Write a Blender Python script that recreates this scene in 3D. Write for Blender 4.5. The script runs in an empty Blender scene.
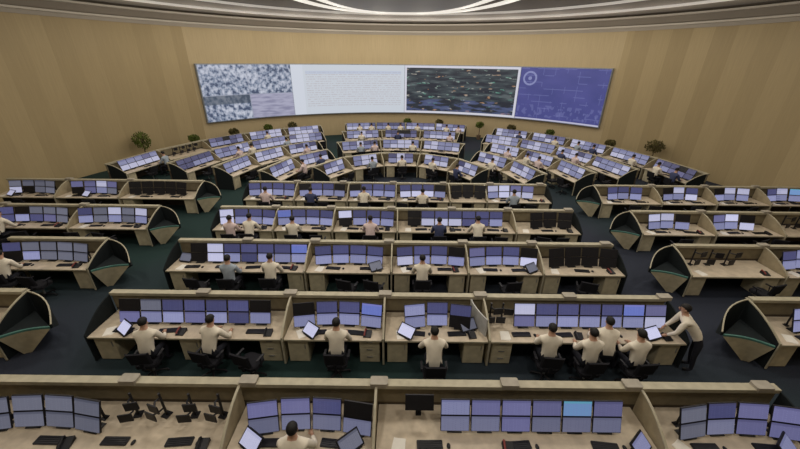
import bpy, bmesh, math, random
from mathutils import Vector, Matrix, Euler

rnd = random.Random(7)
SC = bpy.context.scene
COL = SC.collection
R = math.radians

# ------------------------------------------------------------------ camera
cam_d = bpy.data.cameras.new('camera')
cam = bpy.data.objects.new('camera', cam_d)
COL.objects.link(cam)
cam_d.sensor_width = 36.0
cam_d.lens = 350.0 / 800.0 * 36.0
cam_d.clip_end = 200.0
HC = 6.7
cam.matrix_world = (Matrix.Translation((0, 0, HC)) @ Matrix.Rotation(R(90 - 25.4), 4, 'X')
                    @ Matrix.Rotation(R(0.65), 4, 'Z'))
SC.camera = cam

# ------------------------------------------------------------------ world, exposure
w = bpy.data.worlds.new('world'); SC.world = w; w.use_nodes = True
w.node_tree.nodes['Background'].inputs[0].default_value = (0.55, 0.6, 0.7, 1)
w.node_tree.nodes['Background'].inputs[1].default_value = 0.02
SC.view_settings.view_transform = 'Standard'
SC.view_settings.look = 'None'
SC.view_settings.exposure = 0.0
SC.view_settings.gamma = 1.0

# ------------------------------------------------------------------ unseen fill lamps under the ceiling
CY0, RW, ZC = 15.0, 20.0, 9.5          # hall centre, hall radius, ceiling height
LAMP_W = 120.0
WALL_FILL_W = 130.0
def area(name, loc, size, power, col, rot=(0, 0, 0), spread=180):
    l = bpy.data.lights.new(name, 'AREA'); l.shape = 'DISK'; l.size = size
    l.energy = power; l.color = col; l.spread = R(spread)
    o = bpy.data.objects.new(name, l); COL.objects.link(o)
    o.location = loc; o.rotation_euler = rot
    return o
for rr, n, pw in ((13.0, 14, 1.0), (6.5, 8, 1.2)):  # unseen area lamps, added to carry the light of the ceiling strips
    for k in range(n):
        a = 2 * math.pi * (k + .5) / n
        area('ceiling_fill', (rr * math.sin(a), CY0 + rr * math.cos(a), ZC - .14), .9, LAMP_W * pw, (1.0, .92, .80))

# unseen free-hanging point lamps, added to wash the wall and the ceiling
def point(name, loc, rad, power, col):
    l = bpy.data.lights.new(name, 'POINT'); l.shadow_soft_size = rad; l.energy = power; l.color = col
    o = bpy.data.objects.new(name, l); COL.objects.link(o); o.location = loc
for k in range(32):
    a = 2 * math.pi * (k + .5) / 32
    wgt = .16 + .84 * max(0.0, math.cos(a)) ** 1.5       # the added fill is strongest towards the display wall
    point('wall_fill', (16.9 * math.sin(a), CY0 + 16.9 * math.cos(a), 7.9), .35, WALL_FILL_W * wgt, (1.0, .92, .79))

# ------------------------------------------------------------------ materials
def new_mat(name):
    m = bpy.data.materials.new(name); m.use_nodes = True
    return m, m.node_tree.nodes, m.node_tree.links, m.node_tree.nodes['Principled BSDF']
def flat(name, col, rough=.6, metal=0., var=.12, scale=6., spec=.3):
    m, N, L, b = new_mat(name)
    b.inputs['Roughness'].default_value = rough; b.inputs['Metallic'].default_value = metal
    b.inputs['Specular IOR Level'].default_value = spec
    tc = N.new('ShaderNodeTexCoord'); nz = N.new('ShaderNodeTexNoise'); nz.inputs['Scale'].default_value = scale
    cr = N.new('ShaderNodeValToRGB')
    cr.color_ramp.elements[0].position = .3; cr.color_ramp.elements[1].position = .7
    cr.color_ramp.elements[0].color = tuple(c * (1 - var) for c in col) + (1,)
    cr.color_ramp.elements[1].color = tuple(min(1, c * (1 + var)) for c in col) + (1,)
    L.new(tc.outputs['Object'], nz.inputs['Vector']); L.new(nz.outputs['Fac'], cr.inputs['Fac'])
    L.new(cr.outputs['Color'], b.inputs['Base Color'])
    return m
M = {}
M['laminate'] = flat('beige_laminate', (.53, .45, .345), .5)
M['rail'] = flat('cream_rail', (.40, .365, .27), .45)
M['panel'] = flat('olive_fabric', (.20, .17, .11), .9)
M['divider'] = flat('beige_fabric', (.34, .285, .19), .9)
M['panel_dark'] = flat('dark_brown_fabric', (.075, .058, .042), .95)
M['panel_green'] = flat('dark_green_fabric', (.007, .011, .013), .9)
M['teal'] = flat('teal_glass_edge', (.07, .17, .145), .35)
M['cabinet'] = flat('cream_cabinet', (.52, .46, .32), .5)
M['cap'] = flat('grey_cap', (.33, .30, .25), .6)
M['dark'] = flat('black_plastic', (.012, .012, .016), .45)
M['chair'] = flat('black_chair_fabric', (.010, .010, .014), .9)
M['grey'] = flat('grey_plastic', (.25, .27, .29), .5)
M['grey_light'] = flat('pale_grey_fabric', (.42, .42, .41), .9)
M['metal'] = flat('grey_metal', (.3, .3, .3), .4, .6)
M['paper'] = flat('white_paper', (.75, .72, .66), .8, var=.03)
M['skin'] = flat('skin', (.50, .30, .21), .6, var=.05)
M['hair'] = flat('black_hair', (.010, .009, .009), .6)
M['shirt_white'] = flat('cream_shirt', (.74, .68, .57), .85, var=.06)
M['shirt_blue'] = flat('grey_blue_shirt', (.33, .38, .44), .85, var=.06)
M['shirt_pink'] = flat('pink_shirt', (.66, .53, .52), .85, var=.06)
M['shirt_navy'] = flat('navy_shirt', (.05, .06, .13), .85, var=.06)
M['trousers'] = flat('dark_trousers', (.015, .016, .024), .9)
M['shoe'] = flat('black_shoe', (.008, .008, .008), .5)
M['red'] = flat('dark_red_plastic', (.22, .045, .04), .5)
M['leaf'] = flat('green_leaf', (.10, .13, .025), .8, var=.4, scale=3)
M['leaf_dry'] = flat('olive_leaf', (.10, .085, .03), .8, var=.4, scale=3)
M['bark'] = flat('bark', (.09, .06, .04), .9)
M['pot'] = flat('brown_pot', (.13, .09, .06), .6)
M['ceiling'] = flat('ceiling_plaster', (.30, .275, .255), .85, var=.03, scale=.3)
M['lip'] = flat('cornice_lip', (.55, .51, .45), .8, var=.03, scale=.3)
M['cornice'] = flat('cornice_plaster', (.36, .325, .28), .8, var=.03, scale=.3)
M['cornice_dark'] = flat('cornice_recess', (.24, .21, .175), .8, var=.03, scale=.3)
M['centre'] = flat('ceiling_centre_panel', (.56, .58, .64), .7, var=.03, scale=.3)
def floor_mat():
    m, N, L, b = new_mat('dark_carpet'); b.inputs['Roughness'].default_value = .95; b.inputs['Specular IOR Level'].default_value = .2
    tc = N.new('ShaderNodeTexCoord'); nz = N.new('ShaderNodeTexNoise'); nz.inputs['Scale'].default_value = .09; nz.inputs['Detail'].default_value = 1
    L.new(tc.outputs['Object'], nz.inputs['Vector'])
    cr = N.new('ShaderNodeValToRGB'); cr.color_ramp.elements[0].position = .42; cr.color_ramp.elements[1].position = .58
    cr.color_ramp.elements[0].color = (.017, .037, .036, 1); cr.color_ramp.elements[1].color = (.027, .032, .048, 1)
    sp = N.new('ShaderNodeSeparateXYZ'); L.new(tc.outputs['Object'], sp.inputs[0])
    ax = N.new('ShaderNodeMath'); ax.operation = 'MULTIPLY_ADD'; L.new(sp.outputs[0], ax.inputs[0]); ax.inputs[1].default_value = .012; L.new(nz.outputs['Fac'], ax.inputs[2])
    L.new(ax.outputs[0], cr.inputs[0])
    n2 = N.new('ShaderNodeTexNoise'); n2.inputs['Scale'].default_value = 40; L.new(tc.outputs['Object'], n2.inputs['Vector'])
    mx = N.new('ShaderNodeMixRGB'); mx.blend_type = 'OVERLAY'; mx.inputs[0].default_value = .4
    L.new(cr.outputs[0], mx.inputs[1]); L.new(n2.outputs['Fac'], mx.inputs[2]); L.new(mx.outputs[0], b.inputs['Base Color'])
    return m
M['floor'] = floor_mat()

def emis(name, col, strength):
    m, N, L, b = new_mat(name)
    b.inputs['Base Color'].default_value = tuple(c * .6 for c in col) + (1,)
    b.inputs['Emission Color'].default_value = col + (1,)
    b.inputs['Emission Strength'].default_value = strength
    return m
M['strip'] = emis('ring_strip_light', (1.0, .93, .84), .36)
M['strip_bright'] = emis('oval_strip_light', (1.0, .95, .86), .75)
for k in ('strip', 'strip_bright'): M[k].cycles.emission_sampling = 'NONE'

NW = 110
def wall_mat():
    m, N, L, b = new_mat('beige_wood_panel_wall')
    b.inputs['Roughness'].default_value = .55; b.inputs['Specular IOR Level'].default_value = .25
    uv = N.new('ShaderNodeUVMap'); sep = N.new('ShaderNodeSeparateXYZ'); L.new(uv.outputs[0], sep.inputs[0])
    # u counts panels of 0.75 m round the hall; every panel has a tone of its own
    fl = N.new('ShaderNodeMath'); fl.operation = 'FLOOR'; L.new(sep.outputs[0], fl.inputs[0])
    wn = N.new('ShaderNodeTexWhiteNoise'); wn.noise_dimensions = '1D'; L.new(fl.outputs[0], wn.inputs['W'])
    half = N.new('ShaderNodeMath'); half.operation = 'PINGPONG'; half.inputs[1].default_value = 1.0
    L.new(fl.outputs[0], half.inputs[0])
    # a plain paler tone behind the big display, the panel tones elsewhere
    lo_ = N.new('ShaderNodeMath'); lo_.operation = 'GREATER_THAN'; L.new(sep.outputs[0], lo_.inputs[0]); lo_.inputs[1].default_value = 15.6 * NW / 110
    hi_ = N.new('ShaderNodeMath'); hi_.operation = 'LESS_THAN'; L.new(sep.outputs[0], hi_.inputs[0]); hi_.inputs[1].default_value = NW * (1 - 15.35 / 110)
    side = N.new('ShaderNodeMath'); side.operation = 'MULTIPLY'; L.new(lo_.outputs[0], side.inputs[0]); L.new(hi_.outputs[0], side.inputs[1])
    mix = N.new('ShaderNodeMath'); mix.operation = 'MULTIPLY_ADD'; L.new(wn.outputs['Value'], mix.inputs[0]); mix.inputs[1].default_value = .5
    sc2 = N.new('ShaderNodeMath'); sc2.operation = 'MULTIPLY'; L.new(half.outputs[0], sc2.inputs[0]); sc2.inputs[1].default_value = .5
    L.new(sc2.outputs[0], mix.inputs[2])
    cr = N.new('ShaderNodeValToRGB')
    cr.color_ramp.elements[0].color = (.355, .275, .150, 1); cr.color_ramp.elements[1].color = (.415, .325, .182, 1)
    L.new(mix.outputs[0], cr.inputs['Fac'])
    # fine vertical grain
    mp = N.new('ShaderNodeMapping'); mp.inputs['Scale'].default_value = (9, .35, 1); L.new(uv.outputs[0], mp.inputs['Vector'])
    nz = N.new('ShaderNodeTexNoise'); nz.inputs['Scale'].default_value = 2.; nz.inputs['Detail'].default_value = 3
    L.new(mp.outputs[0], nz.inputs['Vector'])
    mx = N.new('ShaderNodeMixRGB'); mx.blend_type = 'OVERLAY'; mx.inputs[0].default_value = .12
    pale = N.new('ShaderNodeMixRGB'); L.new(side.outputs[0], pale.inputs[0]); pale.inputs[1].default_value = (.47, .375, .225, 1); L.new(cr.outputs[0], pale.inputs[2])
    L.new(pale.outputs[0], mx.inputs[1]); L.new(nz.outputs['Fac'], mx.inputs[2])
    L.new(mx.outputs[0], b.inputs['Base Color'])
    return m
M['wall'] = wall_mat()

def screen_mat(code, top, base, line, k=1.0):
    """A lit display: a title band, windows and rows of lines in three tones."""
    m, N, L, b = new_mat('display_' + code)
    b.inputs['Base Color'].default_value = (.01, .01, .012, 1); b.inputs['Roughness'].default_value = .35
    tc = N.new('ShaderNodeTexCoord'); oi = N.new('ShaderNodeObjectInfo')
    sep = N.new('ShaderNodeSeparateXYZ'); L.new(tc.outputs['Generated'], sep.inputs[0])
    off = N.new('ShaderNodeVectorMath'); off.operation = 'ADD'
    L.new(tc.outputs['Generated'], off.inputs[0]); L.new(oi.outputs['Random'], off.inputs[1])
    cmb = N.new('ShaderNodeCombineXYZ'); s2 = N.new('ShaderNodeSeparateXYZ'); L.new(off.outputs[0], s2.inputs[0])
    L.new(s2.outputs[0], cmb.inputs[0]); L.new(s2.outputs[2], cmb.inputs[1])
    br = N.new('ShaderNodeTexBrick'); br.inputs['Scale'].default_value = 3.2; br.offset = .37
    br.inputs['Mortar Size'].default_value = .03; br.inputs['Row Height'].default_value = .22; br.inputs['Brick Width'].default_value = .9
    br.inputs['Color1'].default_value = base + (1,); br.inputs['Color2'].default_value = tuple(.82 * x + .18 * y for x, y in zip(base, line)) + (1,)
    br.inputs['Mortar'].default_value = line + (1,)
    L.new(cmb.outputs[0], br.inputs['Vector'])
    gt = N.new('ShaderNodeMath'); gt.operation = 'GREATER_THAN'; L.new(sep.outputs[2], gt.inputs[0]); gt.inputs[1].default_value = .86
    mx = N.new('ShaderNodeMixRGB'); L.new(gt.outputs[0], mx.inputs[0]); L.new(br.outputs[0], mx.inputs[1]); mx.inputs[2].default_value = top + (1,)
    L.new(mx.outputs[0], b.inputs['Emission Color'])
    va = N.new('ShaderNodeMath'); va.operation = 'MULTIPLY_ADD'; L.new(oi.outputs['Random'], va.inputs[0])
    va.inputs[1].default_value = .35 * k; va.inputs[2].default_value = .82 * k
    L.new(va.outputs[0], b.inputs['Emission Strength'])
    m.cycles.emission_sampling = 'NONE'
    return m
SCREEN = {
    'D': screen_mat('indigo', (.055, .055, .13), (.043, .046, .125), (.08, .085, .20)),
    'L': screen_mat('lavender', (.17, .18, .34), (.255, .268, .44), (.16, .17, .33)),
    'W': screen_mat('white', (.42, .43, .62), (.54, .54, .72), (.40, .41, .60)),
    'V': screen_mat('violet', (.09, .09, .20), (.105, .105, .225), (.15, .15, .30)),
    'G': screen_mat('grey', (.07, .075, .11), (.095, .10, .14), (.14, .145, .19)),
    'B': screen_mat('blue', (.16, .17, .45), (.10, .13, .42), (.15, .2, .5)),
    'M': screen_mat('dim_lavender', (.11, .115, .19), (.145, .152, .235), (.10, .105, .18)),  # lavender darkened: the nearest row's steep-view dimming is put into the colour
    'C': screen_mat('cyan', (.10, .30, .42), (.12, .27, .46), (.16, .2, .45)),
}
CODE = {'D': 'dark-blue', 'L': 'lavender', 'W': 'white', 'V': 'violet', 'G': 'grey', 'B': 'blue', 'M': 'dim lavender', 'K': 'black switched-off', 'C': 'pale-cyan'}

def wall_display_mat(kind):
    m, N, L, b = new_mat('big_display_' + kind)
    b.inputs['Base Color'].default_value = (.01, .01, .012, 1); b.inputs['Roughness'].default_value = .5
    uv = N.new('ShaderNodeUVMap'); sep = N.new('ShaderNodeSeparateXYZ'); L.new(uv.outputs[0], sep.inputs[0])
    U, V = sep.outputs[0], sep.outputs[1]
    def math_(op, a, c=None, d=None):
        n = N.new('ShaderNodeMath'); n.operation = op
        for i, x in enumerate((a, c, d)):
            if x is None: continue
            if isinstance(x, (int, float)): n.inputs[i].default_value = x
            else: L.new(x, n.inputs[i])
        return n.outputs[0]
    def mixc(f, a, c):
        n = N.new('ShaderNodeMixRGB')
        if isinstance(f, (int, float)): n.inputs[0].default_value = f
        else: L.new(f, n.inputs[0])
        for i, x in ((1, a), (2, c)):
            if isinstance(x, tuple): n.inputs[i].default_value = x + (1,)
            else: L.new(x, n.inputs[i])
        return n.outputs[0]
    def noise(sx, sy, det=2., loc=(0, 0, 0)):
        mp = N.new('ShaderNodeMapping'); mp.inputs['Scale'].default_value = (sx, sy, 1); mp.inputs['Location'].default_value = loc
        L.new(uv.outputs[0], mp.inputs['Vector'])
        n = N.new('ShaderNodeTexNoise'); n.inputs['Scale'].default_value = 1.; n.inputs['Detail'].default_value = det
        L.new(mp.outputs[0], n.inputs['Vector']); return n.outputs['Fac']
    def ramp(f, stops):
        n = N.new('ShaderNodeValToRGB'); e = n.color_ramp.elements
        while len(e) < len(stops): e.new(.5)
        for i, (p, c) in enumerate(stops): e[i].position = p; e[i].color = c + (1,)
        L.new(f, n.inputs[0]); return n.outputs[0]
    def band(x, lo, hi):
        return math_('MULTIPLY', math_('GREATER_THAN', x, lo), math_('LESS_THAN', x, hi))
    if kind == 'cameras':
        a = ramp(math_('ADD', noise(26, 13, 5), math_('MULTIPLY', math_('SUBTRACT', noise(3, 4, 1, (4, 2, 0)), .5), .3)), [(.38, (.05, .07, .13)), (.47, (.20, .245, .34)), (.53, (.33, .36, .45)), (.66, (.50, .53, .62))])
        road = ramp(math_('ADD', noise(6, 22, 3), math_('MULTIPLY', V, .15)), [(.4, (.22, .22, .33)), (.62, (.36, .36, .48))])
        q = math_('MULTIPLY', math_('GREATER_THAN', U, .5), math_('LESS_THAN', V, .46))
        c = mixc(q, a, road)
        dk = math_('MULTIPLY', math_('LESS_THAN', U, .5), band(V, .30, .46))
        c = mixc(math_('MULTIPLY', dk, .75), c, (.05, .07, .10))
        seam = math_('MAXIMUM', band(U, .495, .505), band(V, .452, .468))
        c = mixc(math_('MULTIPLY', seam, .6), c, (.30, .32, .40))
        st = 1.0
    elif kind == 'sheet':
        lines = math_('GREATER_THAN', math_('FRACT', math_('MULTIPLY', V, 22)), .55)
        txt = math_('MULTIPLY', lines, math_('GREATER_THAN', noise(90, 22, 1), .46))
        area_ = math_('MULTIPLY', band(U, .12, .97), band(V, .16, .86))
        c = mixc(math_('MULTIPLY', math_('MULTIPLY', txt, area_), .45), (.54, .58, .64), (.40, .35, .38))
        head = math_('MULTIPLY', band(U, .12, .97), band(V, .82, .88))
        c = mixc(math_('MULTIPLY', head, .35), c, (.35, .42, .62))
        marg = math_('LESS_THAN', U, .10)
        c = mixc(math_('MULTIPLY', marg, .5), c, (.62, .65, .74))
        st = 1.0
    elif kind == 'map':
        n1 = noise(6, 13, 3); n2 = noise(15, 21, 2, (3, 5, 0)); n3 = noise(5, 9, 1, (8, 1, 0))
        c = ramp(n1, [(.42, (.012, .016, .028)), (.55, (.035, .05, .06)), (.66, (.09, .11, .12))])
        hot = ramp(n3, [(.40, (.10, .28, .22)), (.5, (.42, .45, .42)), (.6, (.45, .24, .12))])
        c = mixc(math_('MULTIPLY', math_('GREATER_THAN', n2, .64), .75), c, hot)
        low = math_('MULTIPLY', band(V, .05, .30), math_('GREATER_THAN', n1, .5))
        c = mixc(math_('MULTIPLY', low, .5), c, (.07, .09, .25))
        edge = math_('MAXIMUM', math_('MAXIMUM', math_('LESS_THAN', U, .018), math_('GREATER_THAN', U, .982)),
                     math_('MAXIMUM', math_('LESS_THAN', V, .045), math_('GREATER_THAN', V, .955)))
        c = mixc(edge, c, (.58, .58, .66))
        st = 1.0
    else:
        base = ramp(noise(3, 3, 2), [(.3, (.045, .052, .20)), (.7, (.066, .070, .25))])
        grid = math_('MAXIMUM', math_('GREATER_THAN', math_('FRACT', math_('MULTIPLY', U, 7.3)), .96), math_('GREATER_THAN', math_('FRACT', math_('MULTIPLY', V, 8.1)), .90))
        seg = math_('GREATER_THAN', noise(5, 6, 1, (2, 2, 0)), .52)
        c = mixc(math_('MULTIPLY', math_('MULTIPLY', grid, seg), .4), base, (.20, .22, .48))
        dx = math_('MULTIPLY', math_('SUBTRACT', U, .12), 1.62); dy = math_('SUBTRACT', V, .80)
        r2 = math_('SQRT', math_('ADD', math_('MULTIPLY', dx, dx), math_('MULTIPLY', dy, dy)))
        ring = math_('MAXIMUM', band(r2, .10, .135), math_('LESS_THAN', r2, .035))
        c = mixc(math_('MULTIPLY', ring, .5), c, (.36, .39, .66))
        low = math_('MULTIPLY', band(V, .06, .30), math_('GREATER_THAN', noise(22, 9, 1, (5, 5, 0)), .56))
        c = mixc(math_('MULTIPLY', low, .25), c, (.22, .24, .50))
        bot = math_('LESS_THAN', V, .03)
        c = mixc(bot, c, (.45, .45, .60))
        st = 1.0
    L.new(c, b.inputs['Emission Color']); b.inputs['Emission Strength'].default_value = st
    m.cycles.emission_sampling = 'NONE'
    return m

# ------------------------------------------------------------------ mesh helpers
class MB:
    def __init__(s): s.v = []; s.f = []; s.m = []
    def poly(s, vs, fs, mi=0, mat=None):
        o = len(s.v)
        s.v += [tuple(mat @ Vector(v)) if mat else tuple(v) for v in vs]
        s.f += [tuple(i + o for i in f) for f in fs]; s.m += [mi] * len(fs)
        return s
    def box(s, c, d, mat=None, mi=0, ch=0.0):
        x, y, z = c; a, b, h = d[0] / 2, d[1] / 2, d[2] / 2
        if ch <= 0:
            vs = [(x + i * a, y + j * b, z + k * h) for k in (-1, 1) for j in (-1, 1) for i in (-1, 1)]
            return s.poly(vs, [(0, 2, 3, 1), (4, 5, 7, 6), (0, 1, 5, 4), (2, 6, 7, 3), (0, 4, 6, 2), (1, 3, 7, 5)], mi, mat)
        ring = [(-a + ch, -b), (a - ch, -b), (a, -b + ch), (a, b - ch), (a - ch, b), (-a + ch, b), (-a, b - ch), (-a, -b + ch)]
        return s.prism([(x + p, y + q) for p, q in ring], z - h, z + h, mat, mi)
    def prism(s, ring, z0, z1, mat=None, mi=0):
        n = len(ring)
        vs = [(p, q, z0) for p, q in ring] + [(p, q, z1) for p, q in ring]
        fs = [tuple(reversed(range(n))), tuple(range(n, 2 * n))] + [(i, (i + 1) % n, n + (i + 1) % n, n + i) for i in range(n)]
        return s.poly(vs, fs, mi, mat)
    def slab_x(s, prof, x0, x1, mat=None, mi=0):
        """A profile in (y, z), swept from x0 to x1."""
        n = len(prof)
        vs = [(x0, p, q) for p, q in prof] + [(x1, p, q) for p, q in prof]
        fs = [tuple(range(n)), tuple(reversed(range(n, 2 * n)))] + [(n + i, n + (i + 1) % n, (i + 1) % n, i) for i in range(n)]
        return s.poly(vs, fs, mi, mat)
    def tube(s, pts, rad, n=6, mi=0, mat=None):
        pts = [Vector(p) for p in pts]; rads = rad if isinstance(rad, (list, tuple)) else [rad] * len(pts)
        vs, fs = [], []
        for i, p in enumerate(pts):
            t = (pts[min(i + 1, len(pts) - 1)] - pts[max(i - 1, 0)]).normalized()
            u = t.orthogonal().normalized() if i == 0 else (u - t * u.dot(t)).normalized()
            v = t.cross(u)
            for k in range(n):
                a = 2 * math.pi * k / n
                vs.append(p + (u * math.cos(a) + v * math.sin(a)) * rads[i])
        for i in range(len(pts) - 1):
            for k in range(n):
                fs.append((i * n + k, i * n + (k + 1) % n, (i + 1) * n + (k + 1) % n, (i + 1) * n + k))
        fs.append(tuple(reversed(range(n)))); fs.append(tuple((len(pts) - 1) * n + k for k in range(n)))
        return s.poly(vs, fs, mi, mat)
    def ball(s, c, r, nu=8, nv=5, mi=0, mat=None):
        rx, ry, rz = r if isinstance(r, (list, tuple)) else (r, r, r)
        vs = [(c[0], c[1], c[2] - rz)]
        for j in range(1, nv):
            t = math.pi * j / nv - math.pi / 2
            for k in range(nu):
                a = 2 * math.pi * k / nu
                vs.append((c[0] + rx * math.cos(t) * math.cos(a), c[1] + ry * math.cos(t) * math.sin(a), c[2] + rz * math.sin(t)))
        vs.append((c[0], c[1], c[2] + rz)); last = len(vs) - 1; fs = []
        for k in range(nu):
            fs.append((0, 1 + (k + 1) % nu, 1 + k)); b = 1 + (nv - 2) * nu; fs.append((last, b + k, b + (k + 1) % nu))
        for j in range(nv - 2):
            for k in range(nu):
                q = 1 + j * nu; fs.append((q + k, q + (k + 1) % nu, q + nu + (k + 1) % nu, q + nu + k))
        return s.poly(vs, fs, mi, mat)
    def mesh(s, name, mats, smooth=False):
        me = bpy.data.meshes.new(name)
        me.from_pydata(s.v, [], s.f)
        for x in (mats if isinstance(mats, (list, tuple)) else [mats]): me.materials.append(x)
        me.polygons.foreach_set('material_index', s.m)
        if smooth: me.polygons.foreach_set('use_smooth', [True] * len(s.f))
        me.update()
        return me

def put(name, me, mat=None, parent=None):
    o = bpy.data.objects.new(name, me); COL.objects.link(o)
    if parent is not None: o.parent = parent
    if mat is not None: o.matrix_local = mat if parent is not None else mat
    return o
def tag(o, label, cat, group=None):
    o['label'] = label; o['category'] = cat
    if group: o['group'] = group
    return o
def struct(name, me):
    o = put(name, me); o['kind'] = 'structure'; return o
def T(x, y, z=0, rz=0): return Matrix.Translation((x, y, z)) @ Matrix.Rotation(rz, 4, 'Z')
ORD = 'first second third fourth fifth sixth seventh eighth ninth tenth eleventh twelfth'.split()
def bevel_mod(o, wdt):
    m = o.modifiers.new('bevel', 'BEVEL'); m.width = wdt; m.segments = 2; m.limit_method = 'ANGLE'

# ------------------------------------------------------------------ the hall
b = MB(); ring = [(RW * 1.02 * math.sin(2 * math.pi * k / 96), CY0 + RW * 1.02 * math.cos(2 * math.pi * k / 96)) for k in range(96)][::-1]
b.prism(ring, -.2, 0); struct('floor', b.mesh('floor', M['floor']))

def ring_mesh(prof, n=160, closed=False, cy=CY0, u_per=None):
    """Revolve a (radius, z) profile about the hall's axis."""
    vs, fs = [], []
    for k in range(n):
        a = 2 * math.pi * k / n
        for r, z in prof: vs.append((r * math.sin(a), cy + r * math.cos(a), z))
    p = len(prof)
    for k in range(n):
        k2 = (k + 1) % n
        for i in range(p if closed else p - 1):
            j = (i + 1) % p
            fs.append((k * p + i, k * p + j, k2 * p + j, k2 * p + i))
    mb = MB(); mb.poly(vs, fs); return mb
# wall: a closed cylinder with thickness, UVs counted in panels
NW = 110
me = ring_mesh([(RW, 0), (RW, 9.7), (RW + .3, 9.7), (RW + .3, 0)], NW, True).mesh('wall_curved', M['wall'])
uvl = me.uv_layers.new(name='UVMap')
for pgn in me.polygons:
    ks = [int(vi // 4) for vi in pgn.vertices]; wrap = max(ks) - min(ks) > 1
    for li, vi in zip(pgn.loop_indices, pgn.vertices):
        k = vi // 4
        if wrap and k == 0: k = NW
        uvl.data[li].uv = (k + .001, me.vertices[vi].co.z)
struct('wall_curved', me)
# ceiling plate
b = MB(); b.prism(ring, ZC, ZC + .2); struct('ceiling', b.mesh('ceiling', M['ceiling']))
# stepped cornice, light lips and dark recesses
struct('trim_1', ring_mesh([(RW + .02, 8.54), (19.9, 8.54), (19.9, 8.74), (RW + .02, 8.74)], 160, True).mesh('trim_1', M['cornice']))
struct('trim_2', ring_mesh([(RW + .02, 8.74), (19.6, 8.74), (19.6, 8.84), (RW + .02, 8.84)], 160, True).mesh('trim_2', M['lip']))
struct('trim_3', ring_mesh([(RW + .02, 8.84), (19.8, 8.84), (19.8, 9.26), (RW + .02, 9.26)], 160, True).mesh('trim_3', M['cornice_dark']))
struct('trim_4', ring_mesh([(RW + .02, 9.26), (19.45, 9.26), (19.45, 9.36), (RW + .02, 9.36)], 160, True).mesh('trim_4', M['lip']))
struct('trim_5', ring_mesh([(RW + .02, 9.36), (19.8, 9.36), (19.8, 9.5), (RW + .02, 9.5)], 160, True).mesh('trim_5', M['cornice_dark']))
# ring lights let into the ceiling: a housing with a luminous lip
for rr, lab in ((16.6, 'wide thin glowing ring light nearest the cornice of the round ceiling'), (13.0, 'smaller thin glowing ring light inside the wide ceiling ring')):
    h = put('ring_light', ring_mesh([(rr - .02, 9.38), (rr + .16, 9.38), (rr + .16, 9.497), (rr - .02, 9.497)], 160, True).mesh('ring_light', M['ceiling']))
    tag(h, lab, 'ceiling light', 'ring lights of the ceiling')
    put('diffuser', ring_mesh([(rr - .12, 9.38), (rr - .02, 9.38), (rr - .02, 9.497), (rr - .12, 9.497)], 160, True).mesh('diffuser', M['strip']), None, h)
# oval strips that run into the inner ring
def oval(a, bb, n_e, wdt, z0, z1, n=120):
    vs, fs = [], []
    for k in range(n):
        t = 2 * math.pi * k / n
        c, s_ = math.cos(t), math.sin(t)
        ex = 2. / n_e
        for ww in (0, 1):
            A, B = a - wdt * ww, bb - wdt * .5 * ww
            x = A * math.copysign(abs(c) ** ex, c); y = CY0 + B * math.copysign(abs(s_) ** ex, s_)
            vs += [(x, y, z0), (x, y, z1)]
    for k in range(n):
        i, j = k * 4, ((k + 1) % n) * 4
        fs += [(i, j, j + 1, i + 1), (i + 2, i + 3, j + 3, j + 2), (i, i + 2, j + 2, j), (i + 1, j + 1, j + 3, i + 3)]
    mb = MB(); mb.poly(vs, fs); return mb
for a, lab in ((6.3, 'outer bright oval strip light in the middle of the ceiling'), (5.0, 'inner bright oval strip light in the middle of the ceiling')):
    o = put('oval_light', oval(a, 12.7 if a > 6 else 12.1, 2.5, .42, 9.41, 9.497).mesh('oval_light', M['strip_bright']))
    tag(o, lab, 'ceiling light', 'oval strip lights of the ceiling')
mb = MB(); pts = []
for k in range(80):
    t = 2 * math.pi * k / 80; c, s_ = math.cos(t), math.sin(t)
    pts.append((4.5 * math.copysign(abs(c) ** .8, c), CY0 + 11.9 * math.copysign(abs(s_) ** .8, s_)))
mb.prism(pts, 9.44, 9.5); struct('trim_6', mb.mesh('trim_6', M['centre']))

# ------------------------------------------------------------------ the big video display on the curved wall
def arc_panel(a0, a1, z0, z1, r_in, r_out, n):
    vs, fs, uv = [], [], []
    for k in range(n + 1):
        a = R(a0 + (a1 - a0) * k / n)
        for r in (r_in, r_out):
            for z in (z0, z1): vs.append((r * math.sin(a), CY0 + r * math.cos(a), z)); uv.append((k / n, (z - z0) / (z1 - z0)))
    for k in range(n):
        i, j = k * 4, k * 4 + 4
        fs += [(i, j, j + 1, i + 1), (i + 2, i + 3, j + 3, j + 2), (i, i + 2, j + 2, j), (i + 1, j + 1, j + 3, i + 3)]
    fs += [(0, 1, 3, 2), (n * 4, n * 4 + 2, n * 4 + 3, n * 4 + 1)]
    mb = MB(); mb.poly(vs, fs); return mb, uv
mb, _ = arc_panel(-49.4, 50.3, 1.98, 6.20, 19.78, 20.04, 60)
vd = put('video_display', mb.mesh('video_display', M['grey']))
tag(vd, 'long curved video display in four sections on the beige hall wall', 'video display')
for kind, a0, a1, lab in (('cameras', -49.2, -28.6, 'section with four grey-blue camera pictures'), ('sheet', -28.5, .75, 'white section with lines of small text'),
                          ('map', .85, 30.3, 'black diagram section with a white border'), ('blue', 30.45, 50.1, 'blue section with a round emblem')):
    mb, uv = arc_panel(a0, a1, 2.05, 6.13, 19.73, 19.79, 24)
    me = mb.mesh('display_section', wall_display_mat(kind)); ul = me.uv_layers.new(name='UVMap')
    for lp in me.loops: ul.data[lp.index].uv = uv[lp.vertex_index]
    d = put('display_section', me, None, vd); d['label'] = lab

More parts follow.
